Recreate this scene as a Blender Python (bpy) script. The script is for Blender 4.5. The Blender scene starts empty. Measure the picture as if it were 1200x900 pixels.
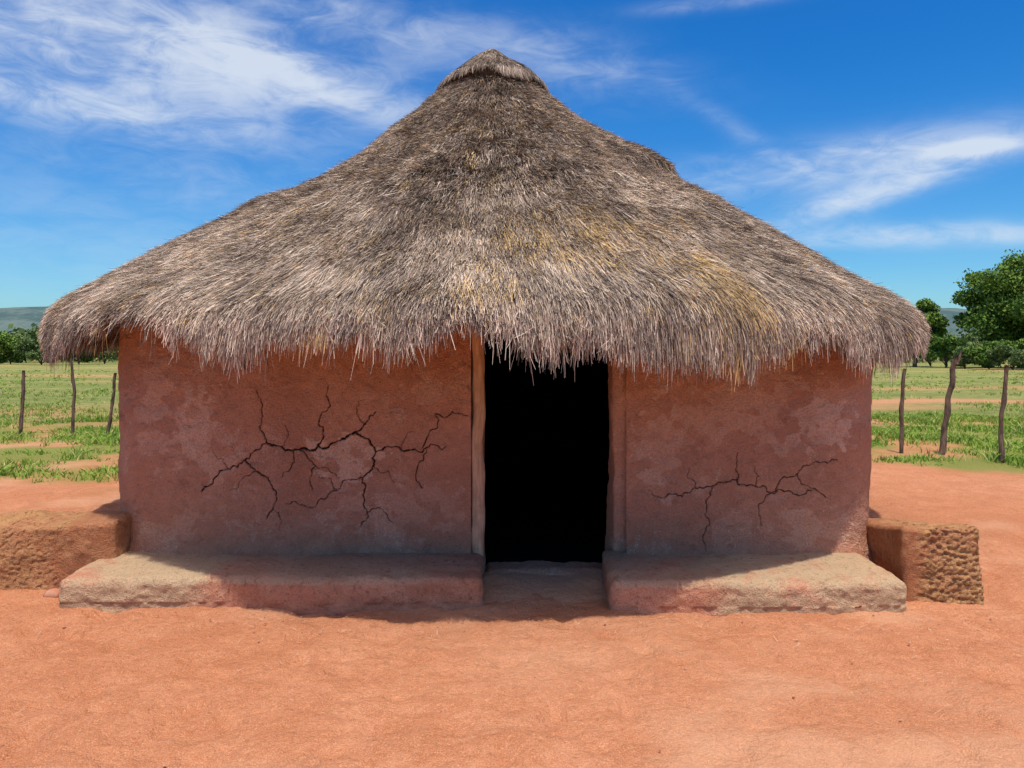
import bpy, math, numpy as np
from mathutils import Vector
rng=np.random.default_rng(7)
sc=bpy.context.scene
sc.view_settings.view_transform='Standard'; sc.view_settings.look='None'; sc.view_settings.exposure=0
D2R=math.pi/180
# ---------------------------------------------------------------- noise
def _h(i,j,k,s):
    n=(i*374761393+j*668265263+k*2147483647+s*1274126177)&0xffffffff
    n=((n^(n>>13))*1274126177)&0xffffffff
    n=n^(n>>16)
    return (n&0xffffff)/float(0xffffff)
def vn(P,seed=0):
    P=np.asarray(P,dtype=np.float64); I=np.floor(P).astype(np.int64); f=P-I; f=f*f*(3-2*f)
    i,j,k=I[...,0],I[...,1],I[...,2]; r=0
    for a in (0,1):
        wa=f[...,0] if a else 1-f[...,0]
        for b in (0,1):
            wb=f[...,1] if b else 1-f[...,1]
            for c in (0,1):
                wc=f[...,2] if c else 1-f[...,2]
                r=r+wa*wb*wc*_h(i+a,j+b,k+c,seed)
    return r*2-1
def fbm(P,o=4,seed=0):
    r=0;a=0.5
    for q in range(o):
        r=r+a*vn(np.asarray(P)*2**q+13.7*q,seed+q); a*=0.5
    return r
def P3(x,y,z=0.0):
    x,y,z=np.broadcast_arrays(x,y,z); return np.stack([x,y,z],-1)
def ss(a,b,x):
    t=np.clip((x-a)/(b-a),0,1); return t*t*(3-2*t)
# ---------------------------------------------------------------- mesh helpers
def mesh_from(name,V,F,attrs=None,mats=(),midx=None,smooth=True):
    V=np.asarray(V,dtype=np.float32); F=np.asarray(F,dtype=np.int32)
    me=bpy.data.meshes.new(name); k=F.shape[1]
    me.vertices.add(len(V)); me.vertices.foreach_set('co',V.ravel())
    me.loops.add(F.size); me.loops.foreach_set('vertex_index',F.ravel())
    me.polygons.add(len(F)); me.polygons.foreach_set('loop_start',np.arange(0,F.size,k,dtype=np.int32))
    me.polygons.foreach_set('loop_total',np.full(len(F),k,dtype=np.int32))
    me.polygons.foreach_set('use_smooth',np.full(len(F),smooth))
    if midx is not None: me.polygons.foreach_set('material_index',np.asarray(midx,dtype=np.int32))
    me.update(calc_edges=True); me.validate()
    for n,a in (attrs or {}).items():
        at=me.attributes.new(n,'FLOAT','POINT'); at.data.foreach_set('value',np.asarray(a,dtype=np.float32))
    for m in mats: me.materials.append(m)
    return me
def add(name,me,parent=None,**kw):
    o=bpy.data.objects.new(name,me); sc.collection.objects.link(o)
    if parent is not None: o.parent=parent
    for k,v in kw.items(): o[k]=v
    return o
def grid_faces(nu,nv,wrap=False):
    a=np.arange(nu*nv).reshape(nu,nv)
    if wrap: a=np.vstack([a,a[:1]])
    return np.stack([a[:-1,:-1],a[1:,:-1],a[1:,1:],a[:-1,1:]],-1).reshape(-1,4)
def rough_box(x0,x1,y0,y1,z0,z1,res,rad,amp,freq,seed,amp2=0.0,freq2=20):
    lo=np.array([x0,y0,z0]);hi=np.array([x1,y1,z1]); Vs=[];Fs=[];off=0
    for ax in range(3):
        u,v=[a for a in range(3) if a!=ax]
        nu=max(2,int((hi[u]-lo[u])/res)+1); nv=max(2,int((hi[v]-lo[v])/res)+1)
        U,W=np.meshgrid(np.linspace(lo[u],hi[u],nu),np.linspace(lo[v],hi[v],nv),indexing='ij')
        for side in (0,1):
            p=np.zeros((nu,nv,3)); p[...,u]=U;p[...,v]=W;p[...,ax]=hi[ax] if side else lo[ax]
            f=grid_faces(nu,nv)
            flip=(side==1)^(ax==1)
            if not flip: f=f[:,::-1]
            Vs.append(p.reshape(-1,3));Fs.append(f+off);off+=nu*nv
    V=np.vstack(Vs);F=np.vstack(Fs)
    inner=np.clip(V,lo+rad,hi-rad); d=V-inner; L=np.linalg.norm(d,axis=1,keepdims=True)+1e-9
    n=d/L; V=inner+n*rad
    q=V*freq
    V=V+n*(amp*fbm(q,4,seed))[:,None]+n*(amp2*fbm(V*freq2,3,seed+9))[:,None]
    V[:,0]+=amp*0.8*vn(V*1.7,seed+3); V[:,1]+=amp*0.8*vn(V*1.7+5,seed+4)
    key=np.round(V,5); _,ix,inv=np.unique(key,axis=0,return_index=True,return_inverse=True)
    inv=inv.ravel(); V=V[ix]; F=inv[F]
    ok=np.array([len(set(f))==4 for f in F]); F=F[ok]
    return V,F
# ---------------------------------------------------------------- node helpers
class NT:
    def __init__(s,tree): s.t=tree
    def n(s,typ,**kw):
        o=s.t.nodes.new(typ)
        for k,v in kw.items(): setattr(o,k,v)
        return o
    def link(s,a,b): s.t.links.new(a,b)
    def setin(s,sock,v):
        if hasattr(v,'is_output') or isinstance(v,bpy.types.NodeSocket): s.link(v,sock)
        else: sock.default_value=v
    def m(s,op,a,b=None,c=None,clamp=False):
        o=s.n('ShaderNodeMath',operation=op); o.use_clamp=clamp
        s.setin(o.inputs[0],a)
        if b is not None: s.setin(o.inputs[1],b)
        if c is not None: s.setin(o.inputs[2],c)
        return o.outputs[0]
    def mix(s,f,a,b,bt='MIX'):
        o=s.n('ShaderNodeMix',data_type='RGBA',blend_type=bt)
        s.setin(o.inputs[0],f)
        for i,v in ((6,a),(7,b)):
            if isinstance(v,bpy.types.NodeSocket): s.link(v,o.inputs[i])
            else: o.inputs[i].default_value=(*v,1) if len(v)==3 else v
        return o.outputs[2]
    def noise(s,vec,scale,detail=4,rough=0.55,dist=0,col=False):
        o=s.n('ShaderNodeTexNoise'); s.link(vec,o.inputs['Vector'])
        o.inputs['Scale'].default_value=scale;o.inputs['Detail'].default_value=detail
        o.inputs['Roughness'].default_value=rough;o.inputs['Distortion'].default_value=dist
        return o.outputs[1 if col else 0]
    def ramp(s,f,a,b,lo=0.0,hi=1.0):
        o=s.n('ShaderNodeMapRange',interpolation_type='SMOOTHSTEP'); s.setin(o.inputs[0],f)
        o.inputs[1].default_value=a;o.inputs[2].default_value=b;o.inputs[3].default_value=lo;o.inputs[4].default_value=hi
        return o.outputs[0]
    def attr(s,name):
        o=s.n('ShaderNodeAttribute'); o.attribute_name=name; return o.outputs['Fac']
def mat(name):
    m=bpy.data.materials.new(name); m.use_nodes=True; t=m.node_tree
    b=t.nodes['Principled BSDF']; b.inputs['Specular IOR Level'].default_value=0.08; b.inputs['Roughness'].default_value=0.95
    g=NT(t); g.b=b
    geo=t.nodes.new('ShaderNodeNewGeometry'); g.pos=geo.outputs['Position']
    return m,g
def bump(g,h,strength=0.5,dist=0.01):
    o=g.n('ShaderNodeBump'); g.link(h,o.inputs['Height']); o.inputs['Strength'].default_value=strength; o.inputs['Distance'].default_value=dist
    g.link(o.outputs[0],g.b.inputs['Normal'])
def stretch(g,vec,s):
    o=g.n('ShaderNodeVectorMath',operation='MULTIPLY'); g.link(vec,o.inputs[0]); o.inputs[1].default_value=s; return o.outputs[0]

# ---- mud wall
m_wall,g=mat('mud_plaster')
n1=g.noise(g.pos,1.4,5,0.65,0.8); n2=g.noise(g.pos,13,5,0.75); n3=g.noise(g.pos,85,3,0.65)
c=g.mix(g.ramp(n1,0.3,0.7),(0.60,0.280,0.170),(0.71,0.36,0.23))
c=g.mix(g.ramp(n2,0.38,0.68,0,0.5),c,(0.50,0.22,0.13))
n4=g.noise(g.pos,2.6,7,0.82,0.5)
c=g.mix(g.ramp(n4,0.55,0.61,0,0.40),c,(0.82,0.54,0.385))
c=g.mix(g.ramp(g.noise(g.pos,6.5,6,0.82,0.2),0.57,0.62,0,0.38),c,(0.40,0.19,0.12))
c=g.mix(g.m('MULTIPLY',g.attr('patch'),g.ramp(n2,0.3,0.6,0.35,1.0)),c,(0.90,0.58,0.41))
c=g.mix(g.attr('stain_shade'),c,(0.38,0.18,0.112))
vo=g.n('ShaderNodeTexVoronoi'); g.link(g.pos,vo.inputs['Vector']); vo.inputs['Scale'].default_value=34
spk=g.m('MULTIPLY',g.ramp(vo.outputs['Distance'],0.10,0.2,1,0),g.ramp(n4,0.46,0.6))
c=g.mix(g.m('MULTIPLY',spk,0.7),c,(0.92,0.70,0.53))
c=g.mix(g.ramp(n3,0.42,0.7,0,0.42),c,(0.31,0.145,0.095))
c=g.mix(g.attr('crack'),c,(0.03,0.014,0.01))
g.link(c,g.b.inputs['Base Color'])
bump(g,g.m('ADD',g.m('MULTIPLY',n2,1.3),g.m('MULTIPLY',n3,0.6)),1.0,0.035)
# ---- mud bench
def mudmat(name,a,b,cc,stone,amt0,amt1,bs=0.8,sc_=3.0):
    m,g=mat(name)
    n1=g.noise(g.pos,sc_,5,0.65,0.4); n2=g.noise(g.pos,24,5,0.72); n3=g.noise(g.pos,120,3,0.6)
    c=g.mix(g.ramp(n1,0.35,0.65),a,b); c=g.mix(g.ramp(n2,0.38,0.7,0,0.6),c,cc)
    n5=g.noise(g.pos,2.6,6,0.8,0.5)
    c=g.mix(g.m('MULTIPLY',g.attr('grey'),g.ramp(n5,amt0,amt1)),c,stone)
    c=g.mix(g.ramp(n2,0.58,0.63,0,0.45),c,(0.22,0.11,0.066))
    c=g.mix(g.ramp(n3,0.45,0.72,0,0.45),c,(0.18,0.09,0.055))
    g.link(c,g.b.inputs['Base Color'])
    bump(g,g.m('ADD',n2,g.m('MULTIPLY',n3,0.4)),bs,0.03)
    return m
m_bench=mudmat('bench_mud',(0.58,0.25,0.145),(0.70,0.36,0.225),(0.44,0.19,0.11),(0.58,0.42,0.255),0.34,0.52,0.9)
m_low=mudmat('eroded_mud',(0.46,0.19,0.09),(0.56,0.27,0.135),(0.31,0.13,0.06),(0.64,0.40,0.17),0.35,0.6,1.0,6.0)
m_inner_shade,g=mat('shade_darkened_mud');  # near-black colour stands in for the shade inside the hut
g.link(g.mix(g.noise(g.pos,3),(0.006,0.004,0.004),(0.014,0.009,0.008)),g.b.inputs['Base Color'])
# ---- wood
def woodmat(name,a,b,d):
    m,g=mat(name); v=stretch(g,g.pos,(1,1,0.12))
    n=g.noise(v,60,5,0.65); n2=g.noise(g.pos,6,4)
    c=g.mix(g.ramp(n,0.3,0.7),a,b); c=g.mix(g.ramp(n2,0.45,0.7,0,0.7),c,d)
    g.link(c,g.b.inputs['Base Color']); bump(g,n,0.7,0.01); return m
m_pole=woodmat('door_post_wood',(0.46,0.26,0.15),(0.66,0.42,0.26),(0.34,0.18,0.105))
m_post=woodmat('weathered_post_wood',(0.085,0.055,0.04),(0.22,0.15,0.11),(0.05,0.033,0.025))
# ---- thatch
def thatchmat(name,k):
    m,g=mat(name); r=g.attr('rnd')
    o=g.n('ShaderNodeValToRGB'); g.link(r,o.inputs[0]); e=o.color_ramp.elements
    e[0].position=0;e[0].color=(0.062*k,0.045*k,0.035*k,1); e[1].position=1;e[1].color=(0.92*k,0.77*k,0.60*k,1)
    for p,cc in ((0.3,(0.205,0.157,0.123)),(0.62,(0.44,0.356,0.282)),(0.88,(0.67,0.555,0.44))):
        q=e.new(p); q.color=(*[v*k for v in cc],1)
    c=g.mix(g.attr('gold'),o.outputs[0],(0.80,0.55,0.20))
    n=g.noise(g.pos,2.1,5,0.8); c=g.mix(g.ramp(n,0.44,0.64,0,0.45),c,(0.14,0.105,0.084),'MIX')
    g.link(c,g.b.inputs['Base Color']); g.b.inputs['Roughness'].default_value=1.0; g.b.inputs['Specular IOR Level'].default_value=0.0
    return m
m_thatch=thatchmat('thatch_straw',1.0); m_cap=thatchmat('cap_straw',0.8)
m_under,g=mat('thatch_underlayer'); n=g.noise(g.pos,40,4)
g.link(g.mix(n,(0.05,0.035,0.025),(0.12,0.085,0.06)),g.b.inputs['Base Color']); bump(g,n,1,0.03)
# ---- ground
m_ground,g=mat('red_sand_and_field')
a1=g.noise(g.pos,0.5,4,0.6,0.5); a2=g.noise(g.pos,3.0,5,0.72,0.6); a3=g.noise(g.pos,26,4,0.75); a4=g.noise(g.pos,150,2,0.7)
c=g.mix(g.ramp(a1,0.3,0.7),(0.62,0.255,0.122),(0.72,0.335,0.178))
c=g.mix(g.ramp(a2,0.40,0.62,0,0.6),c,(0.53,0.20,0.088))
c=g.mix(g.ramp(a3,0.42,0.68,0,0.5),c,(0.44,0.158,0.067))
c=g.mix(g.ramp(a4,0.5,0.72,0,0.65),c,(0.88,0.52,0.31))
c=g.mix(g.ramp(a4,0.48,0.27,0,0.55),c,(0.36,0.125,0.056))
c=g.mix(g.attr('dust'),c,(0.78,0.45,0.27))
gr=g.mix(g.ramp(a3,0.3,0.7),(0.10,0.21,0.03),(0.24,0.33,0.07))
fs=g.noise(stretch(g,g.pos,(0.25,1,1)),0.5,6,0.7,0.4); fs2=g.noise(stretch(g,g.pos,(0.5,1,1)),3.5,5,0.75)
fd=g.mix(g.ramp(fs,0.35,0.65),(0.17,0.23,0.055),(0.34,0.34,0.12)); fd=g.mix(g.ramp(fs2,0.42,0.62,0,0.78),fd,(0.085,0.155,0.037))
fd=g.mix(g.attr('furrow'),fd,(0.60,0.29,0.155))
c=g.mix(g.attr('grass'),c,gr); c=g.mix(g.attr('field'),c,fd)
g.link(c,g.b.inputs['Base Color'])
hh=g.m('ADD',g.m('ADD',g.m('MULTIPLY',a2,1.5),g.m('MULTIPLY',a3,1.0)),g.m('MULTIPLY',a4,0.45))
bump(g,hh,0.85,0.04)
# ---- vegetation
def leafmat(name,a,b,d=None):
    m,g=mat(name); c=g.mix(g.attr('rnd'),a,b)
    if d: c=g.mix(g.attr('gold'),c,d)
    g.link(c,g.b.inputs['Base Color']); g.b.inputs['Roughness'].default_value=0.6
    return m
m_grass=leafmat('grass_blades',(0.09,0.21,0.02),(0.30,0.42,0.07),(0.52,0.44,0.20))
m_leaf=leafmat('tree_leaves',(0.04,0.095,0.018),(0.19,0.30,0.055))
m_leaf2=leafmat('far_leaves',(0.07,0.12,0.04),(0.19,0.26,0.09))
m_bark=woodmat('tree_bark',(0.08,0.06,0.045),(0.16,0.12,0.09),(0.05,0.04,0.03))
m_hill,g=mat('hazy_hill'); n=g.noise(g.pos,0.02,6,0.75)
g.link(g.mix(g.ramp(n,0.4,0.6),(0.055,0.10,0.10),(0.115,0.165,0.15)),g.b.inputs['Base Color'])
m_peb,g=mat('pebble_stone'); n=g.noise(g.pos,9,4)
g.link(g.mix(g.ramp(n,0.4,0.6),(0.42,0.17,0.10),(0.50,0.30,0.2)),g.b.inputs['Base Color'])

# ================================================================ GROUND
def dens(a,b,step,growth,far_lo,far_hi,minext):
    c=list(np.arange(a,b+1e-6,step)); s=step
    x=c[-1]
    while x<far_hi: s*=growth; x+=s; c.append(x)
    s=step; x=c[0]; l=[]
    while x>far_lo: s*=minext; x-=s; l.append(x)
    return np.array(l[::-1]+c)
xs=dens(-4.0,4.0,0.022,1.05,-3000,3000,1.05)
ys=dens(2.5,5.6,0.018,1.03,-60,3500,1.25)
X,Y=np.meshgrid(xs,ys,indexing='ij')
def gmask(x,y):
    yb=np.where(x>5.2,12.4-(x-5.2)*1.55,np.where(x<-4.5,11.2,12.4)); yb=np.maximum(yb,8.6)
    n=fbm(P3(x*0.9,y*0.7,0),4,21)*3.6
    return ss(-1.3,1.2,y+n-yb)
def fmask(x,y):
    return ss(-1.5,2.0,y-17.0+fbm(P3(x*0.3,y*0.5,3),3,31)*3)
gm=gmask(X,Y); fm=fmask(X,Y)
right=ss(0,4,X)
fur=right*(ss(2.0,0.4,np.abs(Y-26+1.5*vn(P3(X*.2,Y*0,1),5)))*0.85+ss(1.3,0.3,np.abs(Y-17.6-0.1*X+0.8*vn(P3(X*.3,Y*0,2),6)))*0.8)
fur=np.clip(fur+ss(0.10,0.42,fbm(P3(X*.10,Y*.22,7),4,44))*0.5*fm,0,0.9)
bare=1-0.75*ss(0.02,0.3,fbm(P3(X*1.0,Y*0.8,4),4,24))
near=ss(13,8,Y)*ss(9,6,np.abs(X))
tr=fbm(P3(X*5.5,Y*5.5),2,3)
Z=near*(0.020*fbm(P3(X*1.6,Y*1.6),3,1)+0.024*fbm(P3(X*6,Y*6),4,2)-0.020*ss(0.12,0.4,tr)+0.011*fbm(P3(X*18,Y*18),3,12))
Z=np.where(Y<2.0,Z*0.2,Z)
dust=0.45*ss(0.02,0.4,fbm(P3(X*0.9,Y*1.4,4),5,8))
dust=np.clip(dust+0.4*np.exp(-((X-0.4)/0.9)**2-((Y-4.2)/0.5)**2)*(0.6+fbm(P3(X*3,Y*3,1),3,18)),0,0.8)
me=mesh_from('ground',P3(X,Y,Z).reshape(-1,3),grid_faces(len(xs),len(ys)),
  dict(grass=(gm*(1-fm)*0.8*bare).ravel(),field=(fm*0.95).ravel(),furrow=fur.ravel(),dust=dust.ravel()),[m_ground])
add('ground',me,kind='structure')

# ================================================================ HUT
CX,CY=-0.22,8.05
prof_r=np.array([0,0.2,0.5,1.1,1.9,2.85,3.4,3.74,3.97,4.03,4.01,3.95])
prof_z=np.array([4.68,4.56,4.33,3.86,3.27,2.62,2.27,2.055,1.91,1.80,1.58,1.1])
seg=np.hypot(np.diff(prof_r),np.diff(prof_z)); prof_s=np.concatenate([[0],np.cumsum(seg)])
fs_=np.linspace(0,prof_s[-1],500)
def sm(a,k=3):
    p=np.pad(a,k,mode='reflect',reflect_type='odd'); return np.convolve(p,np.ones(2*k+1)/(2*k+1),'same')[k:-k]
fr_=sm(np.interp(fs_,prof_s,prof_r)); fz_=sm(np.interp(fs_,prof_s,prof_z)); fr_=np.maximum(fr_,0)
def surf(s,ph,off=0.0):
    r=np.interp(s,fs_,fr_); z=np.interp(s,fs_,fz_)
    e=0.01; dr=np.interp(s+e,fs_,fr_)-np.interp(s-e,fs_,fr_); dz=np.interp(s+e,fs_,fz_)-np.interp(s-e,fs_,fz_)
    L=np.hypot(dr,dz)+1e-9; nr,nz=-dz/L,dr/L
    und=0.09*fbm(P3(np.sin(ph)*r*0.9+5,np.cos(ph)*r*0.9,0),4,77)*ss(0.2,1.2,r)+0.05*fbm(P3(np.sin(ph)*r*3.5,np.cos(ph)*r*3.5,2),3,78)*ss(0.2,1.0,r)
    und=und-0.09*np.exp(-((ph+1.25)/0.75)**2)*np.exp(-((s-2.1)/1.2)**2)
    und=und*ss(5.0,4.6,s)
    shelf=0.10*np.exp(-((ph-1.15)/0.40)**2)*ss(2.42,2.34,s+0.06*np.sin(ph*17))*ss(1.5,2.25,s)
    fl=0.10*np.exp(-(np.cos(ph)-0)**2/0.35)*ss(3.6,4.6,s)
    r=r+fl-0.06*ss(3.6,4.6,s)
    o=off+und+shelf
    R=r+nr*o; ZZ=z+nz*o
    return np.stack([CX+R*np.sin(ph),CY-R*np.cos(ph),ZZ],-1)
def roof_under(x,y):
    r=np.hypot(x-CX,y-CY); return np.interp(r,prof_r[:9],prof_z[:9])
eph=np.array([-180,-75,-60,-52,-46,-41,-36,-32,-29,-26,-20,-10,-4,0,5,10,15,20,24,26.5,30,35,38,42,50,60,75,180])*D2R
ez=np.array([1.78,1.78,1.74,1.66,1.66,1.80,1.90,1.90,1.84,1.75,1.66,1.65,1.72,1.76,1.69,1.61,1.55,1.53,1.48,1.60,1.70,1.74,1.62,1.55,1.58,1.68,1.76,1.78])
sz_order=np.argsort(fz_)
def s_of_z(z): return np.interp(z,fz_[sz_order],fs_[sz_order])
def s_end(ph): 
    z=np.interp(ph,eph,ez)+0.16*fbm(P3(ph*11,0,0),4,55)
    return s_of_z(z)
def wrap(p): return (p+np.pi)%(2*np.pi)-np.pi
hut=bpy.data.objects.new('mud_hut',None); sc.collection.objects.link(hut); hut.location=(0,0,0)
hut['label']='red mud hut with shaggy grey thatch and open dark doorway'; hut['category']='hut'
# ---- roof shell
nph=240
ph=np.linspace(-np.pi,np.pi,nph,endpoint=False); S=np.linspace(0.02,s_of_z(1.94),70)
PH,SS=np.meshgrid(ph,S,indexing='ij')
und=surf(SS[:,::-1],PH,-0.13).copy(); und[...,2]=np.maximum(und[...,2],1.89)
V0=np.concatenate([surf(SS,PH,-0.03),und],1); nv=V0.shape[1]
F0=grid_faces(nph,nv,True); V0=V0.reshape(-1,3)
# ---- straw blades
def blades(s0,ph0,L,ang,w,lift0,lift1,cut,rnd,gold):
    N=len(s0); r0=np.maximum(np.interp(s0,fs_,fr_),0.12)
    pts=[]
    cut=cut+rng.uniform(-0.06,0.02,N)+rng.random(N)**6*0.14
    flare=ss(4.3,4.8,s0+L*0.7)
    for t,lf in ((0,lift0),(0.5,(lift0+lift1)*0.5),(1.0,lift1)):
        s=s0+L*t*np.cos(ang); 
        r=np.maximum(np.interp(s,fs_,fr_),0.12)
        p_=ph0+L*t*np.sin(ang)/np.maximum((r+r0)/2,0.15)
        s=np.minimum(s,cut)
        pts.append(surf(s,p_,lf))
    d=pts[2]-pts[0]; d/=np.linalg.norm(d,axis=1,keepdims=True)+1e-9
    st_=(0.35+0.45*flare)[:,None]
    pts[1]=pts[1]*(1-st_)+(pts[0]+pts[2])/2*st_
    rad=np.stack([np.sin(ph0)*0.6,-np.cos(ph0)*0.6,np.full(N,0.8)],-1)
    rad=rad+rng.normal(0,0.6,(N,3))
    side=np.cross(d,rad); side/=np.linalg.norm(side,axis=1,keepdims=True)+1e-9
    W=side*w[:,None]*0.5
    V=np.stack([pts[0]-W,pts[0]+W,pts[1]-W,pts[1]+W,pts[2]-W*0.5,pts[2]+W*0.5],1).reshape(-1,3)
    b=(np.arange(N)*6)[:,None]
    F=np.concatenate([b+[0,1,3,2],b+[2,3,5,4]],0)
    return V,F,np.repeat(rnd,6),np.repeat(gold,6)
def clumps(Nc,per,smin,smax,front,Lr,wr,liftr,spread,angs,dark=0.0,cutvar=0.05,ad=0.08):
    s=np.sqrt(rng.uniform(smin**2,smax**2,Nc)); p=np.where(rng.random(Nc)<front,rng.uniform(-1.75,1.75,Nc),rng.uniform(-np.pi,np.pi,Nc))
    a=rng.normal(0,angs,Nc)+0.08*fbm(P3(p*4,s*2,0),3,91)
    L=rng.uniform(*Lr,Nc); base=np.clip(rng.normal(0.50,0.17,Nc)+0.36*fbm(P3(p*12,s*2.2,1),4,12),0.03,0.97)
    base+=0.10*ss(2.2,4.2,s)-0.05*ss(2.2,0.8,s)-dark
    gz=np.exp(-((p-0.20)/0.17)**2-((s-3.9)/0.35)**2)*0.5+np.exp(-((p-0.40)/0.045)**2-((s-4.6)/0.35)**2)*0.9+np.exp(-((p-0.02)/0.05)**2-((s-4.6)/0.2)**2)*0.5+0.05
    gd=np.where(rng.random(Nc)<gz,rng.uniform(0.4,0.95,Nc),0.0)
    lf=rng.uniform(*liftr,Nc)
    rp=lambda q: np.repeat(q,per)
    M=Nc*per; r=np.maximum(np.interp(rp(s),fs_,fr_),0.15)
    s0=rp(s)+rng.normal(0,spread*1.3,M); s0=np.clip(s0,0.02,None)
    p0=rp(p)+rng.normal(0,spread*0.7,M)/r
    LL=rp(L)*rng.uniform(0.5,1.15,M)
    an=rp(a)+rng.normal(0,ad,M)
    rn=np.clip(rp(base)+rng.normal(0,0.20,M),0,1)
    gg=np.clip(rp(gd)*rng.uniform(0.5,1.2,M),0,1)
    l1=np.clip(rp(lf)+rng.normal(0,0.010,M),liftr[0],None)
    l0=rng.uniform(-0.03,0.010,M)+min(liftr[0],0)
    se=s_end(wrap(p0))+rp(rng.normal(0,cutvar,Nc))
    ok=s0<se-0.04
    a_=[q[ok] for q in (s0,p0,LL,an)]; w=rng.uniform(*wr,ok.sum())
    return blades(*a_,w,l0[ok],l1[ok],se[ok],rn[ok],gg[ok])
parts=[clumps(22000,17,0.35,4.35,0.65,(0.06,0.17),(0.0018,0.004),(0.002,0.034),0.035,0.09),
       clumps(1800,18,0.4,2.4,0.65,(0.06,0.15),(0.002,0.004),(0.005,0.035),0.035,0.12,0.06),
       clumps(9500,20,3.3,4.68,0.68,(0.14,0.34),(0.0018,0.004),(0.002,0.034),0.04,0.07),
       clumps(4400,20,4.45,5.10,0.66,(0.20,0.42),(0.002,0.0045),(-0.01,0.022),0.04,0.08,-0.02,0.065),
       clumps(3000,20,4.4,5.05,0.66,(0.25,0.42),(0.003,0.0055),(-0.11,-0.02),0.05,0.10,0.20,0.06),
       clumps(1500,3,0.6,4.5,0.6,(0.10,0.22),(0.002,0.004),(0.03,0.07),0.08,0.35,-0.1,0.05,0.2)]
Vs=[V0];Fs=[F0];R=[np.full(len(V0),0.1)];G=[np.zeros(len(V0))];MI=[np.ones(len(F0))];off=len(V0)
for v,f,r_,g_ in parts:
    Vs.append(v);Fs.append(f+off);R.append(r_);G.append(g_);MI.append(np.zeros(len(f)));off+=len(v)
me=mesh_from('roof',np.vstack(Vs),np.vstack(Fs),dict(rnd=np.concatenate(R),gold=np.concatenate(G)),[m_thatch,m_under],np.concatenate(MI),smooth=False)
roof=add('roof',me,hut,label='shaggy grey-brown thatch roof with ragged drooping eave')
# ---- cap
def cap_surf(s,ph,off):
    r=s*0.79*(1+0.05*np.sin(ph*2+1)); z=4.795-0.42*(s/0.74)+0.03*vn(P3(np.cos(ph)*2,np.sin(ph)*2,s*4),8)*ss(0,0.3,s)
    return np.stack([CX+(r+off*.5)*np.sin(ph)+0.01,CY-(r+off*.5)*np.cos(ph),z+off*0.85+0.0],-1)
Nb=20000
s0=rng.uniform(0,0.70,Nb); p0=rng.uniform(-np.pi,np.pi,Nb); L=rng.uniform(0.08,0.20,Nb)
se=0.74+0.09*vn(P3(p0*4,0,0),3)+rng.normal(0,0.035,Nb)
l0=rng.uniform(-0.01,0.012,Nb);l1=l0+rng.uniform(-0.01,0.02,Nb)
s1=np.minimum(s0+L,se); dp=rng.normal(0,0.03,Nb)/np.maximum(s0,0.1)
A=cap_surf(s0,p0,l0);B=cap_surf((s0+s1)/2,p0+dp/2,(l0+l1)/2+0.003);C=cap_surf(s1,p0+dp,l1); C[:,2]-=0.05*ss(0.62,0.80,s1)
side=np.stack([np.cos(p0),np.sin(p0),np.zeros(Nb)],-1)+rng.normal(0,0.3,(Nb,3)); W=side*(rng.uniform(0.003,0.005,Nb)*0.5)[:,None]
V=np.stack([A-W,A+W,B-W,B+W,C-W*.3,C+W*.3],1).reshape(-1,3); b=(np.arange(Nb)*6)[:,None]
F=np.concatenate([b+[0,1,3,2],b+[2,3,5,4]],0)
phc=np.linspace(-np.pi,np.pi,64,endpoint=False); sc_=np.linspace(0.0,0.64,14)
PC,SC=np.meshgrid(phc,sc_,indexing='ij'); cv=cap_surf(SC,PC,0*SC-0.012); cl=cv[:,-1:].copy(); cl[...,2]-=0.10; cv=np.concatenate([cv,cl],1)
cf=grid_faces(64,cv.shape[1],True); cv=cv.reshape(-1,3)
rnc=np.repeat(np.clip(rng.normal(0.49,0.22,Nb)+0.3*vn(P3(p0*5,s0*8,0),4),0,1),6)
me=mesh_from('roof_cap',np.vstack([cv,V]),np.vstack([cf,F+len(cv)]),dict(rnd=np.concatenate([np.full(len(cv),.15),rnc]),gold=np.zeros(len(cv)+len(V))),
   [m_cap,m_under],np.concatenate([np.ones(len(cf)),np.zeros(len(F))]),smooth=False)
add('roof_cap',me,roof,label='darker conical grass cap tied over the roof peak')

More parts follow.
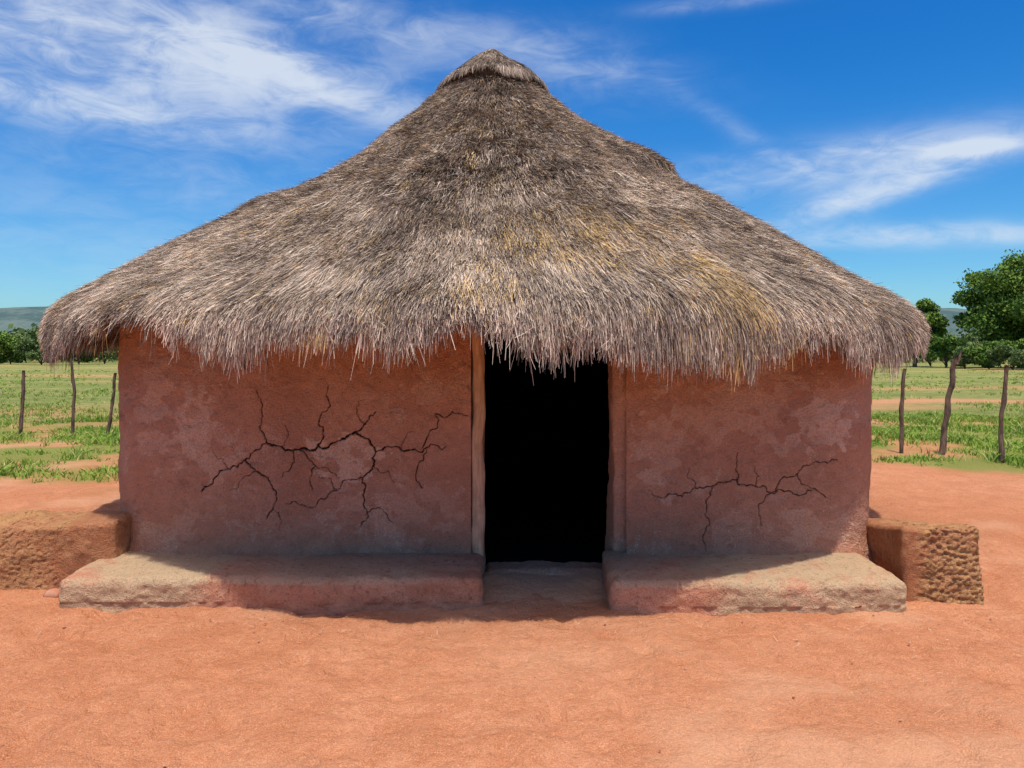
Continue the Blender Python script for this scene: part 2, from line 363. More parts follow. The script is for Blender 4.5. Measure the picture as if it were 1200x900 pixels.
# ---- wall with cracks
FY=5.44
def px2w(x,y): return ((x-600)*FY/900, 1.6-(y-415)*FY/900)
cracks=[
 (1.7,1.3,[(237,575),(250,562),(270,550),(285,540),(300,527),(312,518)]),
 (2.2,2.8,[(312,518),(330,524),(350,527),(372,521),(395,517),(415,507)]),
 (2.6,1.7,[(415,507),(425,512),(440,530),(470,528),(495,530)]),(1.4,0.7,[(495,530),(505,520),(523,523)]),
 (1.6,0.8,[(372,521),(378,500),(375,488),(385,470),(384,453)]),
 (1.7,0.9,[(285,540),(300,552),(315,560),(323,575),(320,595),(312,608)]),
 (1.1,0.7,[(312,518),(304,500),(306,480),(300,455)]),
 (1.8,0.9,[(415,507),(428,497),(440,483)]),
 (2.0,0.9,[(440,530),(438,545),(425,560),(425,580),(430,600),(422,617)]),
 (1.1,0.7,[(425,560),(405,563),(395,575),(380,585),(355,592),(335,590)]),
 (1.1,0.7,[(345,527),(342,545),(330,560)]),(1.2,0.7,[(352,528),(370,546),(363,562),(366,575)]),
 (1.4,0.8,[(495,525),(507,503),(510,485),(530,482),(548,487)]),
 (1.3,0.8,[(500,527),(490,545),(487,560),(495,572)]),
 (0.9,0.6,[(430,600),(450,600),(462,613)]),(0.9,0.5,[(370,546),(385,550),(398,560)]),
 (0.9,0.5,[(300,552),(285,560),(268,575)]),(0.9,0.5,[(428,497),(418,485),(420,470)]),
 (0.7,0.4,[(320,595),(330,610),(328,622)]),(0.7,0.4,[(438,545),(455,552),(462,566)]),(0.7,0.4,[(270,550),(262,538),(250,530)]),
 (0.7,0.4,[(330,524),(338,510),(334,498)]),(0.7,0.4,[(470,528),(474,515),(486,506)]),(0.7,0.4,[(395,575),(388,562),(372,556)]),
 (1.1,1.3,[(780,583),(800,582),(815,572),(835,570),(850,565),(865,568)]),
 (1.4,1.4,[(865,568),(885,570),(905,578)]),(1.2,0.7,[(905,578),(925,575),(940,580),(968,583)]),
 (1.0,0.6,[(865,568),(862,550),(865,530)]),(1.0,0.6,[(905,578),(890,590),(893,616)]),
 (1.2,0.7,[(905,578),(915,562),(935,555),(945,545),(970,543),(992,532)]),
 (1.0,0.6,[(835,570),(828,590),(832,615),(826,645)]),(0.8,0.5,[(760,575),(770,582),(780,583)]),
 (0.8,0.5,[(935,555),(940,568),(955,572)]),(0.7,0.4,[(815,572),(806,560),(808,548)]),(0.7,0.4,[(885,570),(890,558),(884,546)])]
segs=[]
for w0,w1,pl in cracks:
    pts=[np.array(px2w(*p)) for p in pl]; 
    for _ in range(3):
        q=[pts[0]]
        for a,b in zip(pts[:-1],pts[1:]):
            L=np.linalg.norm(b-a); nrm=np.array([-(b-a)[1],(b-a)[0]])/max(L,1e-6)
            q+= [ (a+b)/2+nrm*rng.normal(0,0.14*L), b]
        pts=q
    n=len(pts)-1
    for i in range(n):
        wa=w0+(w1-w0)*i/n
        segs.append((pts[i],pts[i+1],wa*0.0020*rng.uniform(0.5,1.6)))
x0,x1,y0,y1,rad=-2.93,2.68,FY,10.65,0.38
DX0,DX1,DH=-0.29,0.81,2.0
st5=0.0045
fx=np.concatenate([np.arange(x0+rad,DX0-0.003,st5),[DX0],np.arange(DX0+0.01,DX1,0.05),[DX1],np.arange(DX1+0.006,x1-rad,st5),[x1-rad]])
i_d0=int(np.argmin(abs(fx-DX0)));i_d1=int(np.argmin(abs(fx-DX1)))
def arc(cx,cy,a0,a1,n): a=np.linspace(a0,a1,n)[1:]; return np.stack([cx+rad*np.cos(a),cy+rad*np.sin(a)],-1),np.stack([np.cos(a),np.sin(a)],-1)
per=[np.stack([fx,np.full_like(fx,y0)],-1)];nor=[np.tile([0,-1.0],(len(fx),1))]
def addarc(*a): p,n=arc(*a); per.append(p);nor.append(n)
addarc(x1-rad,y0+rad,-np.pi/2,0,60)
t=np.linspace(y0+rad,y1-rad,60)[1:]; per.append(np.stack([np.full_like(t,x1),t],-1)); nor.append(np.tile([1.0,0],(len(t),1)))
addarc(x1-rad,y1-rad,0,np.pi/2,10)
t=np.linspace(x1-rad,x0+rad,30)[1:]; per.append(np.stack([t,np.full_like(t,y1)],-1)); nor.append(np.tile([0,1.0],(len(t),1)))
addarc(x0+rad,y1-rad,np.pi/2,np.pi,10)
t=np.linspace(y1-rad,y0+rad,60)[1:]; per.append(np.stack([np.full_like(t,x0),t],-1)); nor.append(np.tile([-1.0,0],(len(t),1)))
addarc(x0+rad,y0+rad,np.pi,1.5*np.pi,60)
per=np.vstack(per);nor=np.vstack(nor); per=per[:-1];nor=nor[:-1]
zr=np.arange(-0.02,1.76,st5); ztop=roof_under(per[:,0],per[:,1])-0.08
NP=len(per);NZ=len(zr)+4
Zg=np.zeros((NP,NZ)); Zg[:,:len(zr)]=zr
for k in range(4): Zg[:,len(zr)+k]=zr[-1]+(ztop-zr[-1])*(k+1)/4
PXg=np.repeat(per[:,0][:,None],NZ,1);PYg=np.repeat(per[:,1][:,None],NZ,1)
crack=np.zeros((NP,NZ)); nf=len(fx)
FX=PXg[:nf];FZ=Zg[:nf]
for a,b,w in segs:
    m=0.03
    i0=np.searchsorted(fx,min(a[0],b[0])-m);i1=np.searchsorted(fx,max(a[0],b[0])+m)
    j0=np.searchsorted(zr,min(a[1],b[1])-m);j1=np.searchsorted(zr,max(a[1],b[1])+m)
    if i1<=i0 or j1<=j0: continue
    gx=FX[i0:i1,j0:j1];gz=FZ[i0:i1,j0:j1]; d=b-a; L2=max(d@d,1e-9)
    t=np.clip(((gx-a[0])*d[0]+(gz-a[1])*d[1])/L2,0,1)
    dd=np.hypot(gx-a[0]-t*d[0],gz-a[1]-t*d[1])
    c=ss(w+0.0030,max(w-0.0022,0),dd)*min(1,w/0.0026+0.20)
    crack[i0:i1,j0:j1]=np.maximum(crack[i0:i1,j0:j1],c)
q=P3(PXg,PYg,Zg)
pits=ss(0.30,0.50,fbm(q*13,3,68))*ss(-0.15,0.30,fbm(q*1.5,3,69))
flk=ss(0.19,0.22,fbm(q*[3.2,3.2,3.2],6,70))
disp=0.024*fbm(q*0.9,3,61)+0.013*fbm(q*4,4,62)+0.007*fbm(q*20,3,63)-0.009*pits-0.005*flk
disp+=0.05*ss(0.30,0.10,Zg)
disp-=0.014*crack
batter=np.where(nor[:,0]>0,0.05,0.0)[:,None]*(Zg/1.8-0.5)
NX=nor[:,0][:,None];NY=nor[:,1][:,None]
VX=PXg+NX*(disp+batter);VY=PYg+NY*disp
patch=np.zeros((NP,NZ))
for (cx_,cy_,rx,ry,am) in ((400,533,34,22,0.8),(228,500,20,34,0.6),(960,495,34,26,0.85),(920,520,14,12,0.6),(775,520,22,44,0.55),(470,600,60,30,0.3),(880,480,60,30,0.4),(245,530,30,30,0.45),(950,620,40,20,.4),(180,470,20,50,.45),(820,500,30,18,.4)):
    wx,wz=px2w(cx_,cy_); d=((PXg-wx)/(rx*FY/900))**2+((Zg-wz)/(ry*FY/900))**2
    patch=np.maximum(patch,am*ss(1.1,0.85,d+4.0*fbm(q*11,5,65)))
patch*= (NY<-0.6)
patch=np.clip(np.maximum(patch,flk*0.28),0,1)
stain_shade=0.26*ss(0.46,0.16,Zg+0.22*fbm(q*2.5,4,66))+0.28*ss(0.0,0.5,fbm(q*[2.5,2.5,0.9],4,67))+0.38*pits+0.28*ss(1.3,1.6,Zg+0.15*fbm(q*3,3,60))  # top band paints shade under the eave; base, streaks and pits are staining
F=grid_faces(NP,NZ,True)
ci=F[:,0]//NZ; zmax=Zg.ravel()[F[:,2]]
keep=~((ci>=i_d0)&(ci<i_d1)&(zmax<=DH))
F=F[keep]
me=mesh_from('wall',P3(VX,VY,Zg).reshape(-1,3),F,dict(crack=crack.ravel(),patch=patch.ravel(),stain_shade=np.clip(stain_shade,0,.9).ravel()),[m_wall])
add('wall',me,hut,label='cracked reddish-brown mud plaster wall')
# inner lining
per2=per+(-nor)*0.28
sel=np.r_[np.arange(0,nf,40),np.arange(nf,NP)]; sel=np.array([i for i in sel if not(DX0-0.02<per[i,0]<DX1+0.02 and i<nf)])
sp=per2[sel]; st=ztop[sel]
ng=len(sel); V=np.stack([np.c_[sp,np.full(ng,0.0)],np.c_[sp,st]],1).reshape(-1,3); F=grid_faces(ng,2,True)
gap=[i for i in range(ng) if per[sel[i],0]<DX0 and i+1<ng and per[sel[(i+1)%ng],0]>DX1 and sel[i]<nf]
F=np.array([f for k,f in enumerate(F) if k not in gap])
me=mesh_from('interior_lining',V,F,None,[m_inner_shade]); add('interior_wall',me,hut,label='inner wall coloured near black as interior shade')
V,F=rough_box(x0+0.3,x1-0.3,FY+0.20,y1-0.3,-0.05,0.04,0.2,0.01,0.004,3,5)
add('floor',mesh_from('floor',V,F,dict(grey=np.zeros(len(V))),[m_inner_shade]),hut,label='earthen floor inside the doorway, coloured near black as shade')
def zeros(V): return dict(grey=np.zeros(len(V)),crack=np.zeros(len(V)),patch=np.zeros(len(V)),stain_shade=np.zeros(len(V)))
df=bpy.data.objects.new('door_frame',None); sc.collection.objects.link(df); df.parent=hut
V,F=rough_box(0.712,0.86,FY+0.035,FY+0.36,-0.02,2.05,0.015,0.03,0.022,4,15,0.008,18)
a=zeros(V);a['patch'][:]=0.2
add('jamb',mesh_from('jamb',V,F,a,[m_wall]),df,label='rounded red mud door jamb')
V,F=rough_box(-0.36,-0.205,FY+0.06,FY+0.36,-0.02,2.05,0.02,0.02,0.010,4,16)
add('jamb',mesh_from('jamb',V,F,zeros(V),[m_wall]),df)
def pole(pts,rads,n=12,seed=0,amp=0.12,rings=40):
    pts=np.array(pts,float); t=np.linspace(0,1,len(pts)); T=np.linspace(0,1,rings)
    C=np.stack([np.interp(T,t,pts[:,k]) for k in range(3)],-1); Rr=np.interp(T,t,rads)
    Ln=np.linalg.norm(pts[-1]-pts[0])
    C[:,0]+=0.35*Rr.max()*vn(P3(T*Ln*4,0,seed),seed); C[:,1]+=0.35*Rr.max()*vn(P3(T*Ln*4,9,seed),seed+1)
    tg=np.gradient(C,axis=0); tg/=np.linalg.norm(tg,axis=1,keepdims=True)
    ref=np.array([0,1.0,0]) if abs(tg[0,1])<0.9 else np.array([1.0,0,0])
    u=np.cross(tg,ref);u/=np.linalg.norm(u,axis=1,keepdims=True);v=np.cross(tg,u)
    A=np.linspace(0,2*np.pi,n,endpoint=False)
    rr=Rr[:,None]*(1+amp*fbm(P3(np.cos(A)[None]*1.5,np.sin(A)[None]*1.5,(T*Ln*5)[:,None]+seed*3),3,seed))
    V=C[:,None]+u[:,None]*(np.cos(A)[None,:,None]*rr[...,None])+v[:,None]*(np.sin(A)[None,:,None]*rr[...,None])
    F=grid_faces(rings,n); 
    a=np.arange(rings*n).reshape(rings,n); Fw=np.stack([a[:-1,-1],a[1:,-1],a[1:,0],a[:-1,0]],-1)
    V=V.reshape(-1,3); nv=len(V); V=np.vstack([V,C[0],C[-1]])
    caps=[]
    for i in range(0,n,2):
        caps.append([nv,a[0,(i+2)%n],a[0,(i+1)%n],a[0,i]]); caps.append([nv+1,a[-1,i],a[-1,(i+1)%n],a[-1,(i+2)%n]])
    return V,np.vstack([F,Fw,np.array(caps)])
V,F=pole([(-0.248,FY+0.02,0.0),(-0.255,FY+0.025,1.0),(-0.245,FY+0.03,2.1)],[0.050,0.045,0.04],14,3,0.3,70)
add('post',mesh_from('post',V,F,None,[m_pole]),df,label='weathered tan wooden door post')
V,F=rough_box(-0.2,0.715,FY-0.02,FY+0.24,-0.08,0.075,0.012,0.05,0.02,5,18,0.010,16)
add('threshold',mesh_from('threshold',V,F,zeros(V),[m_wall]),hut,label='worn red mud door sill')
V,F=rough_box(-0.27,0.72,4.66,FY+0.1,-0.20,0.050,0.012,0.10,0.025,3,19,0.016,10)
V[:,2]-=0.10*ss(FY-0.02,4.72,V[:,1])
add('step',mesh_from('step',V,F,dict(dust=np.full(len(V),0.6)),[m_ground]),hut,label='low worn earth ramp at the doorway')
# benches
def bench(x0_,x1_,y0_,y1_,h,seed,greyf,er):
    V,F=rough_box(x0_,x1_,y0_,y1_,-0.12,h,0.010,0.055,0.034,2.6,seed,0.012,12)
    e=er(V)
    dr=ss(0.06,0.0,V[:,1]-y0_)
    V[:,1]+=dr*e*(0.03*np.abs(fbm(V*[6,6,9],4,seed+20)))
    V[:,2]-=(V[:,2]>0.04)*(0.008*ss(0.25,0.0,V[:,1]-y0_)+e*0.010*np.abs(fbm(V*[7,7,3],3,seed+21)))
    a=zeros(V); a['grey']=greyf(V)
    return V,F,a
V,F,a=bench(-2.88,-0.19,4.83,5.60,0.195,41,lambda V:np.clip(ss(-1.75,-2.2,V[:,0]+0.15*vn(V*6,2))*0.85+0.5*(V[:,2]>0.15)*ss(-0.2,-0.8,V[:,0]),0,1),lambda V:0.3+0.7*ss(-1.7,-2.2,V[:,0]))
me=mesh_from('bench',V,F,a,[m_bench]); add('bench',me,hut,label='low mud bench with pale eroded end against the wall')
V,F,a=bench(0.63,2.47,4.76,5.60,0.195,47,lambda V:np.clip(ss(1.15,1.5,V[:,0]+0.15*vn(V*6,2))*0.9+0.5*(V[:,2]>0.15),0,1),lambda V:0.3+0.7*ss(1.0,1.5,V[:,0]))
me=mesh_from('bench',V,F,a,[m_bench]); add('bench',me,hut,label='low mud bench crumbling to bare grey earth')

# ================================================================ LOW WALLS
def lowwall(x0_,x1_,y0_,y1_,h,seed,rot,smooth_fn,slope=0.0):
    V,F=rough_box(x0_,x1_,y0_,y1_,-0.12,h,0.010,0.05,0.05,2.5,seed,0.0)
    rough=smooth_fn(V)
    c=np.array([(x0_+x1_)/2,(y0_+y1_)/2,h/2]); d=V-c
    d[:,2]*=0.4; 
    d/=np.linalg.norm(d,axis=1,keepdims=True)+1e-9
    pit=np.abs(fbm(V*[26,26,34],4,seed+5))*0.065+0.045*fbm(V*[55,55,55],3,seed+6)
    V=V-d*(pit*0.6*rough)[:,None]
    V[:,2]-=slope*(V[:,1]-y0_)*ss(0.1,0.4,V[:,2])
    V[:,2]-=0.05*np.abs(vn(V*[1.5,1.5,0],seed+8))*ss(0.1,0.4,V[:,2])
    ang=rot*D2R; p=np.array([x0_,y0_]); q=V[:,:2]-p
    V[:,0]=p[0]+q[:,0]*math.cos(ang)-q[:,1]*math.sin(ang); V[:,1]=p[1]+q[:,0]*math.sin(ang)+q[:,1]*math.cos(ang)
    a=zeros(V); a['grey']=rough*0.6
    return V,F,a
V,F,a=lowwall(2.52,3.02,4.98,5.95,0.50,71,-4,lambda V:ss(2.58,2.70,V[:,0]+0.02*vn(V*6,1)),0.16)
add('mud_wall',mesh_from('mud_wall',V,F,a,[m_low]),None,label='short eroded brown mud wall end beside the hut',category='wall')
V,F,a=lowwall(-5.6,-2.72,5.26,5.62,0.465,75,0,lambda V:ss(-2.98,-3.12,V[:,0]+0.05*vn(V*6,1)))
add('mud_wall',mesh_from('mud_wall',V,F,a,[m_low]),None,label='low pitted red mud wall running out from the hut',category='wall')

# ================================================================ FENCE POSTS
def fpost(px,pyb,ptx,pty,w,dep,label,seed,fork=False):
    X0=(px-600)*dep/900; X1=(ptx-600)*dep/900; zt=1.6-(pty-415)*dep/900
    mx=(X0+X1)/2+rng.normal(0,0.03)
    V,F=pole([(X0,dep,-0.15),(mx,dep+0.03,zt*0.5),(X1,dep+0.02,zt)],[w,w*0.85,w*0.7],10,seed,0.5,30)
    if fork:
        V2,F2=pole([(X1,dep,zt-0.12),(X1+0.05,dep,zt+0.01),(X1+0.07,dep,zt+0.08)],[w*0.5,w*0.4,w*0.25],8,seed+1,0.3,8)
        F=np.vstack([F,F2+len(V)]);V=np.vstack([V,V2])
    add('fence_post',mesh_from('fence_post',V,F,None,[m_post]),None,label=label,category='fence post',group='rough wooden posts along the field edge')
fpost(22,511,28,434,0.038,14.8,'dark crooked wooden fence post in the grass',101)
fpost(85,512,83,417,0.034,14.8,'taller thin dark wooden fence post in the grass',102)
fpost(125,514,135,437,0.034,14.6,'short leaning wooden fence post near the hut',103)
fpost(1057,532,1060,432,0.036,12.4,'dark upright wooden fence post by the field',104)
fpost(1101,533,1121,418,0.050,12.2,'thick leaning wooden fence post with forked top',105,True)
fpost(1172,543,1181,428,0.038,11.3,'straight dark wooden fence post by the field',106)

# ================================================================ GRASS
def tufts(x,y,hgt,w,name,goldp,lean=0.35,per=7):
    N=len(x)*per; x=np.repeat(x,per)+rng.normal(0,0.05,N);y=np.repeat(y,per)+rng.normal(0,0.05,N);h=np.repeat(hgt,per)*rng.uniform(0.5,1.2,N)
    a=rng.uniform(0,2*np.pi,N); ln=rng.uniform(0,lean*1.6,N)*h; ww=np.repeat(w,per)
    b=P3(x,y,np.full(N,-0.01)); dirv=np.stack([np.cos(a),np.sin(a),np.zeros(N)],-1)
    m=b+dirv*(ln*0.35)[:,None]; m[:,2]+=h*0.6; t=b+dirv*ln[:,None]; t[:,2]+=h
    sd=rng.uniform(0,np.pi,N); S_=np.stack([np.cos(sd),np.sin(sd)*0.6,rng.normal(0,0.3,N)],-1)*(ww*0.5)[:,None]
    V=np.stack([b-S_,b+S_,m-S_*.9,m+S_*.9,t-S_*.2,t+S_*.2],1).reshape(-1,3); k=(np.arange(N)*6)[:,None]
    F=np.concatenate([k+[0,1,3,2],k+[2,3,5,4]],0)
    rn=np.clip(0.45+0.6*fbm(P3(x*1.1,y*1.1,0),3,5)+rng.normal(0,0.2,N),0,1); go=np.where(rng.random(N)<goldp,rng.uniform(.3,.9,N),0)
    me=mesh_from(name,V,F,dict(rnd=np.repeat(rn,6),gold=np.repeat(go,6)),[m_grass],smooth=False)
    add(name,me,kind='stuff')
Ng=44000
gx=rng.uniform(-13,14,Ng);gy=rng.uniform(8.3,20,Ng)
pat=ss(-0.3,0.15,fbm(P3(gx*1.3,gy*1.3,2),3,23))*(1-0.8*ss(0.02,0.3,fbm(P3(gx*1.0,gy*0.8,4),4,24)))
k=(rng.random(Ng)<gmask(gx,gy)**1.5*0.95*pat)&~((abs(gx-CX)<3.4)&(gy<11)); gx,gy=gx[k],gy[k]
tufts(gx,gy,rng.uniform(0.04,0.13,len(gx))*(1+0.8*vn(P3(gx,gy),4)),np.full(len(gx),0.016),'grass',0.12,lean=1.0)
Nf=17000
d=1/ rng.uniform(1/75,1/18,Nf); fxx=rng.uniform(-0.75,0.78,Nf)*d
dn=fbm(P3(fxx*0.25,d*0.5,0),4,39)
k=rng.random(Nf)<ss(-0.2,0.3,dn); d,fxx=d[k],fxx[k]
tufts(fxx,d,rng.uniform(0.03,0.13,len(d)),0.013*d/14,'field_crop',0.22,per=5,lean=1.0)

# ================================================================ TREES
def tree(name,x,y,h,cw,cb,seed,nleaf,leaf,label,cat,mt,trunk_r=0.35,ncl=26,flat=0.55):
    r=np.random.default_rng(seed)
    e=bpy.data.objects.new(name,None); sc.collection.objects.link(e); e.location=(x,y,0); e['label']=label; e['category']=cat
    cz=(cb+h)/2; rz=(h-cb)/2
    cl=[]
    for i in range(ncl):
        v=r.normal(0,1,3); v/=np.linalg.norm(v); q=r.random()**0.45*0.82
        c=np.array([v[0]*cw/2*q,v[1]*cw/2*q*0.9,cz+v[2]*rz*q]); cl.append((c,r.uniform(0.11,0.22)*cw*0.8))
    Vs=[];Fs=[];off=0
    V,F=pole([(0,0,-0.3),(0.1,0,cb*0.6),(0,0,cz)],[trunk_r,trunk_r*0.75,trunk_r*0.35],10,seed,0.2,14); Vs.append(V);Fs.append(F);off=len(V)
    for c,_ in cl[:12]:
        V,F=pole([(0,0,cb*r.uniform(0.5,1.0)),tuple(c*[0.5,0.5,0.8]),tuple(c)],[trunk_r*0.45,trunk_r*0.25,trunk_r*0.08],6,seed+2,0.2,8)
        Vs.append(V);Fs.append(F+off);off+=len(V)
    add('trunk',mesh_from('trunk',np.vstack(Vs),np.vstack(Fs),None,[m_bark]),e)
    ix=r.integers(0,ncl,nleaf); C=np.array([c for c,_ in cl])[ix]; S_=np.array([s for _,s in cl])[ix]
    v=r.normal(0,1,(nleaf,3)); v/=np.linalg.norm(v,axis=1,keepdims=True); q=r.random(nleaf)**0.4
    q=q*(1+0.35*vn(v*3+C,seed))
    P=C+v*(q*S_)[:,None]*[1,1,flat]
    P[:,2]=np.maximum(P[:,2],cb*0.6)
    a=r.normal(0,1,(nleaf,3));a/=np.linalg.norm(a,axis=1,keepdims=True); b=np.cross(a,r.normal(0,1,(nleaf,3)));b/=np.linalg.norm(b,axis=1,keepdims=True)
    L=(leaf*r.uniform(0.6,1.4,nleaf))[:,None]
    V=np.stack([P-a*L*.5,P+b*L*.28,P+a*L*.5,P-b*L*.28],1).reshape(-1,3); F=(np.arange(nleaf)*4)[:,None]+[0,1,2,3]
    rn=np.clip(0.45+0.35*vn(P*0.6,seed+1)+r.normal(0,0.2,nleaf)+0.25*(P[:,2]-cz)/rz,0,1)
    add('crown',mesh_from('crown',V,F,dict(rnd=np.repeat(rn,4)),[mt],smooth=False),e)
    return e
def at(px,dep): return (px-600)*dep/900
tree('tree',at(1196,88),88,12.9,15.2,1.6,1,80000,0.36,'big dense green tree at the field edge','tree',m_leaf,0.45,95,0.68)
tree('tree',at(1072,95),95,8.6,8,2.0,2,14000,0.36,'rounded green tree behind the field','tree',m_leaf,0.3,20,0.7)
tree('tree',at(1108,90),90,4.4,5.5,0.5,3,8000,0.30,'small bushy green tree at the field edge','tree',m_leaf,0.15,14,0.7)
for i,(px_,dp,h_,w_) in enumerate([(1090,100,4.2,7),(1130,84,3.0,5),(1158,80,3.4,5.5),(1186,78,2.8,5),(1215,80,3.6,6),(1142,110,4.6,8)]):
    tree('bush',at(px_,dp),dp,h_,w_,0.15,20+i,6000,0.28,'rounded green bush at the far edge of the field','bush',m_leaf2 if i%2 else m_leaf,0.08,12,0.7)
for i,(px_,dp,h_,w_) in enumerate([(12,120,5.5,10),(48,112,4.2,8),(92,118,5.4,8),(122,125,6.3,9),(-40,118,6,11),(30,140,7.5,10)]):
    tree('bush',at(px_,dp),dp,h_,w_,0.2,40+i,6000,0.40,'green bush in the scrub beyond the field','bush',m_leaf2 if i%2 else m_leaf,0.1,14,0.7)
N=50000; sx=rng.uniform(-220,220,N); sy=rng.uniform(135,190,N)
hmax=(4.5+3.0*fbm(P3(sx*0.05,sy*0.05,0),4,81)*2); P=P3(sx,sy,rng.random(N)**0.7*np.maximum(hmax,0.8))
a=rng.normal(0,1,(N,3));a/=np.linalg.norm(a,axis=1,keepdims=True);b=np.cross(a,rng.normal(0,1,(N,3)));b/=np.linalg.norm(b,axis=1,keepdims=True)
L=rng.uniform(0.5,1.4,N)[:,None]; V=np.stack([P-a*L*.5,P+b*L*.4,P+a*L*.5,P-b*L*.4],1).reshape(-1,3)
rn=np.clip(0.5+0.5*vn(P*0.15,3)+rng.normal(0,.2,N),0,1)
add('woodland',mesh_from('woodland',V,(np.arange(N)*4)[:,None]+[0,1,2,3],dict(rnd=np.repeat(rn,4)),[m_leaf2],smooth=False),kind='stuff')
hx=np.linspace(-1800,1800,241); hy=np.linspace(0,1,21)
HX,HY=np.meshgrid(hx,hy,indexing='ij'); hgt=np.interp(hx,[-1800,-640,-560,-480,0,400,520,620,1800],[50,60,66,62,42,54,60,56,45])[:,None]+8*fbm(P3(HX*0.006,HY*2,0),5,9)
HZ=hgt*np.sin(np.clip(HY*1.15,0,1)*np.pi/2)**0.8*(1-ss(0.9,1.0,HY)*0.3)-1+3*fbm(P3(HX*.02,HY*6,0),4,10)*ss(0,.3,HY)
add('hills',mesh_from('hills',P3(HX,HY*260+780,HZ).reshape(-1,3),grid_faces(241,21),None,[m_hill]),kind='structure')

# ================================================================ SMALL GROUND LITTER
import bmesh
Np=420; Vp=[];Fp=[];off=0
bm=bmesh.new(); bmesh.ops.create_icosphere(bm,subdivisions=2,radius=1); bv=np.array([v.co[:] for v in bm.verts]); bf=np.array([[v.index for v in f.verts] for f in bm.faces]); bm.free()
for i in range(Np):
    x=rng.uniform(-4,4.5);y=rng.uniform(2.9,8.5) if rng.random()<.6 else rng.uniform(4.4,4.78)
    if abs(x)<3.1 and y>4.8: continue
    s=rng.uniform(0.0025,0.006) if rng.random()<0.985 else rng.uniform(0.008,0.013)
    v=bv*(1+0.25*vn(bv*1.5+i*7,3)[:,None])*s*[1.2,1,0.65]+[x,y,s*0.2+0.002]
    Vp.append(v);Fp.append(bf+off);off+=len(v)
add('pebbles',mesh_from('pebbles',np.vstack(Vp),np.vstack(Fp),None,[m_peb],smooth=False),kind='stuff')
V=bv*[0.055,0.045,0.04]; bmv=V*(1+0.3*vn(V*30,3))[:,None]+[-3.02,5.05,0.015]
so=add('stone',mesh_from('stone',bmv,bf,None,[m_peb]),None,label='small reddish stone lying against the mud bench',category='stone')
Ns=220; x=rng.uniform(-3.6,3.8,Ns);y=4.80-np.abs(rng.normal(0,0.5,Ns)); y=np.maximum(y,2.9)
a=rng.uniform(0,np.pi,Ns);L=rng.uniform(0.015,0.06,Ns)
d=np.stack([np.cos(a)*L,np.sin(a)*L,rng.normal(0,0.004,Ns)],-1);P=P3(x,y,np.full(Ns,0.012));w=np.stack([-np.sin(a),np.cos(a),0*a],-1)*0.001
V=np.stack([P-d/2-w,P-d/2+w,P+d/2+w,P+d/2-w],1).reshape(-1,3)
add('loose_straw',mesh_from('loose_straw',V,(np.arange(Ns)*4)[:,None]+[0,1,2,3],dict(rnd=np.repeat(rng.uniform(.6,1,Ns),4),gold=np.repeat(rng.uniform(0,.5,Ns),4)),[m_thatch],smooth=False),kind='stuff')

# ================================================================ LIGHT / SKY
svec=Vector((0.04,-0.30,0.95)).normalized()
el=math.asin(svec.z); rot=math.atan2(svec.x,svec.y)
L=bpy.data.lights.new('sun','SUN'); L.energy=3.9; L.angle=0.5*D2R; L.color=(1,0.95,0.87)
lo=bpy.data.objects.new('sun',L); sc.collection.objects.link(lo); lo.rotation_euler=(-svec).to_track_quat('-Z','Y').to_euler(); lo.location=(0,0,20)
w=bpy.data.worlds.new('World'); sc.world=w; w.use_nodes=True; t=w.node_tree; g=NT(t); bg=t.nodes['Background']
sky=g.n('ShaderNodeTexSky'); sky.sky_type='NISHITA'; sky.sun_disc=False; sky.sun_elevation=el; sky.sun_rotation=rot; sky.air_density=1.0; sky.dust_density=0.8; sky.ozone_density=1.5
tc=g.n('ShaderNodeTexCoord'); sp=g.n('ShaderNodeSeparateXYZ'); g.link(tc.outputs['Generated'],sp.inputs[0])
az=g.m('ARCTAN2',sp.outputs[0],sp.outputs[1]); elv=g.m('ARCSINE',sp.outputs[2])
hs=g.n('ShaderNodeHueSaturation'); g.link(sky.outputs[0],hs.inputs['Color']); hs.inputs['Saturation'].default_value=1.35; hs.inputs['Value'].default_value=1.0
tint=g.mix(g.ramp(elv,0.0,0.40),(0.50,0.79,0.98),(0.15,0.68,1.02))
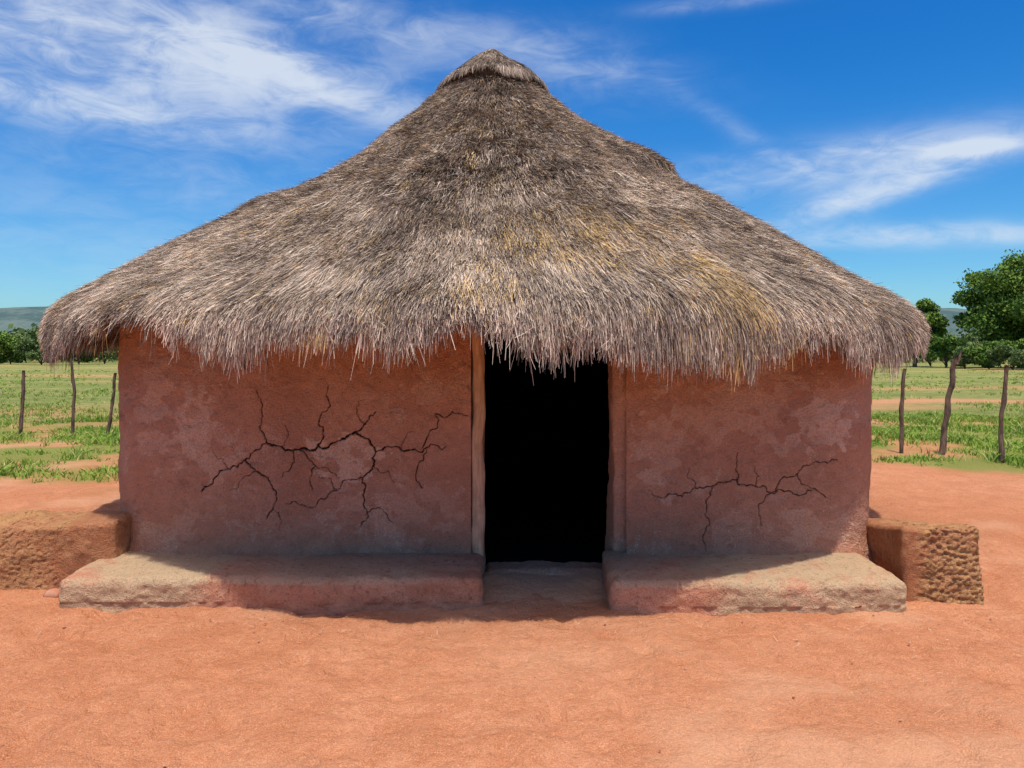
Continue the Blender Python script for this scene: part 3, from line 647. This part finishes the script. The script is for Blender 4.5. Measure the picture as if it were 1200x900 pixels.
# upper sky tinted brighter and warmer as added fill for shaded surfaces
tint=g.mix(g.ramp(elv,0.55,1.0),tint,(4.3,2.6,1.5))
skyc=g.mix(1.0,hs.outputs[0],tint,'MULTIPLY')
cv=g.n('ShaderNodeCombineXYZ'); g.link(az,cv.inputs[0]); g.link(elv,cv.inputs[1])
mp=g.n('ShaderNodeMapping'); g.link(cv.outputs[0],mp.inputs['Vector']); mp.inputs['Rotation'].default_value=(0,0,0.10); mp.inputs['Scale'].default_value=(2.2,6,1)
st=g.noise(mp.outputs[0],1.8,6,0.58,0.7); st2=g.noise(mp.outputs[0],6.5,5,0.65,1.0)
def ang(px,py):
    return math.atan((px-600)/900), math.atan((415-py)/math.hypot(900,px-600))
total=None
for (px_,py_,rot_,wx,wy,am) in [(110,38,-5,280,58,1.3),(60,118,-4,170,20,0.85),(370,98,-16,120,22,0.65),(430,22,-8,170,26,0.6),(690,75,-14,120,30,0.50),
    (1000,190,3,200,24,1.0),(860,150,-34,60,10,0.5),(1133,175,2,32,6,1.9),(1005,234,14,90,13,1.05),(1070,276,-3,160,12,1.0),(120,270,0,360,70,0.38),(840,3,0,80,8,0.6),(250,210,-5,200,25,0.22)]:
    a0,e0=ang(px_,py_); c_,s_=math.cos(rot_*D2R),math.sin(rot_*D2R)
    dx=g.m('SUBTRACT',az,a0); dy=g.m('SUBTRACT',elv,e0)
    u=g.m('MULTIPLY',g.m('ADD',g.m('MULTIPLY',dx,c_),g.m('MULTIPLY',dy,s_)),900/wx)
    v=g.m('MULTIPLY',g.m('ADD',g.m('MULTIPLY',dx,-s_),g.m('MULTIPLY',dy,c_)),900/wy)
    q=g.m('ADD',g.m('MULTIPLY',u,u),g.m('MULTIPLY',v,v)); ex=g.m('MULTIPLY',g.m('EXPONENT',g.m('MULTIPLY',q,-0.8)),am)
    total=ex if total is None else g.m('ADD',total,ex)
nz=g.m('ADD',g.m('MULTIPLY',st,1.25),g.m('MULTIPLY',st2,0.75))
dens_=g.m('MULTIPLY',total,g.ramp(nz,0.68,1.34,0.26,1.0))
dens_=g.ramp(dens_,-0.05,1.25,0,0.80)
skyc=g.mix(dens_,skyc,(5.2,5.6,6.1))
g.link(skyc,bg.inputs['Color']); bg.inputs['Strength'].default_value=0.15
# ================================================================ CAMERA
cam=bpy.data.cameras.new('camera'); co=bpy.data.objects.new('camera',cam); sc.collection.objects.link(co)
co.location=(0,0,1.6); co.rotation_euler=(math.pi/2,0,0); cam.lens=27; cam.sensor_width=36; cam.shift_y=-35/1200; cam.clip_end=6000; cam.clip_start=0.05
sc.camera=co
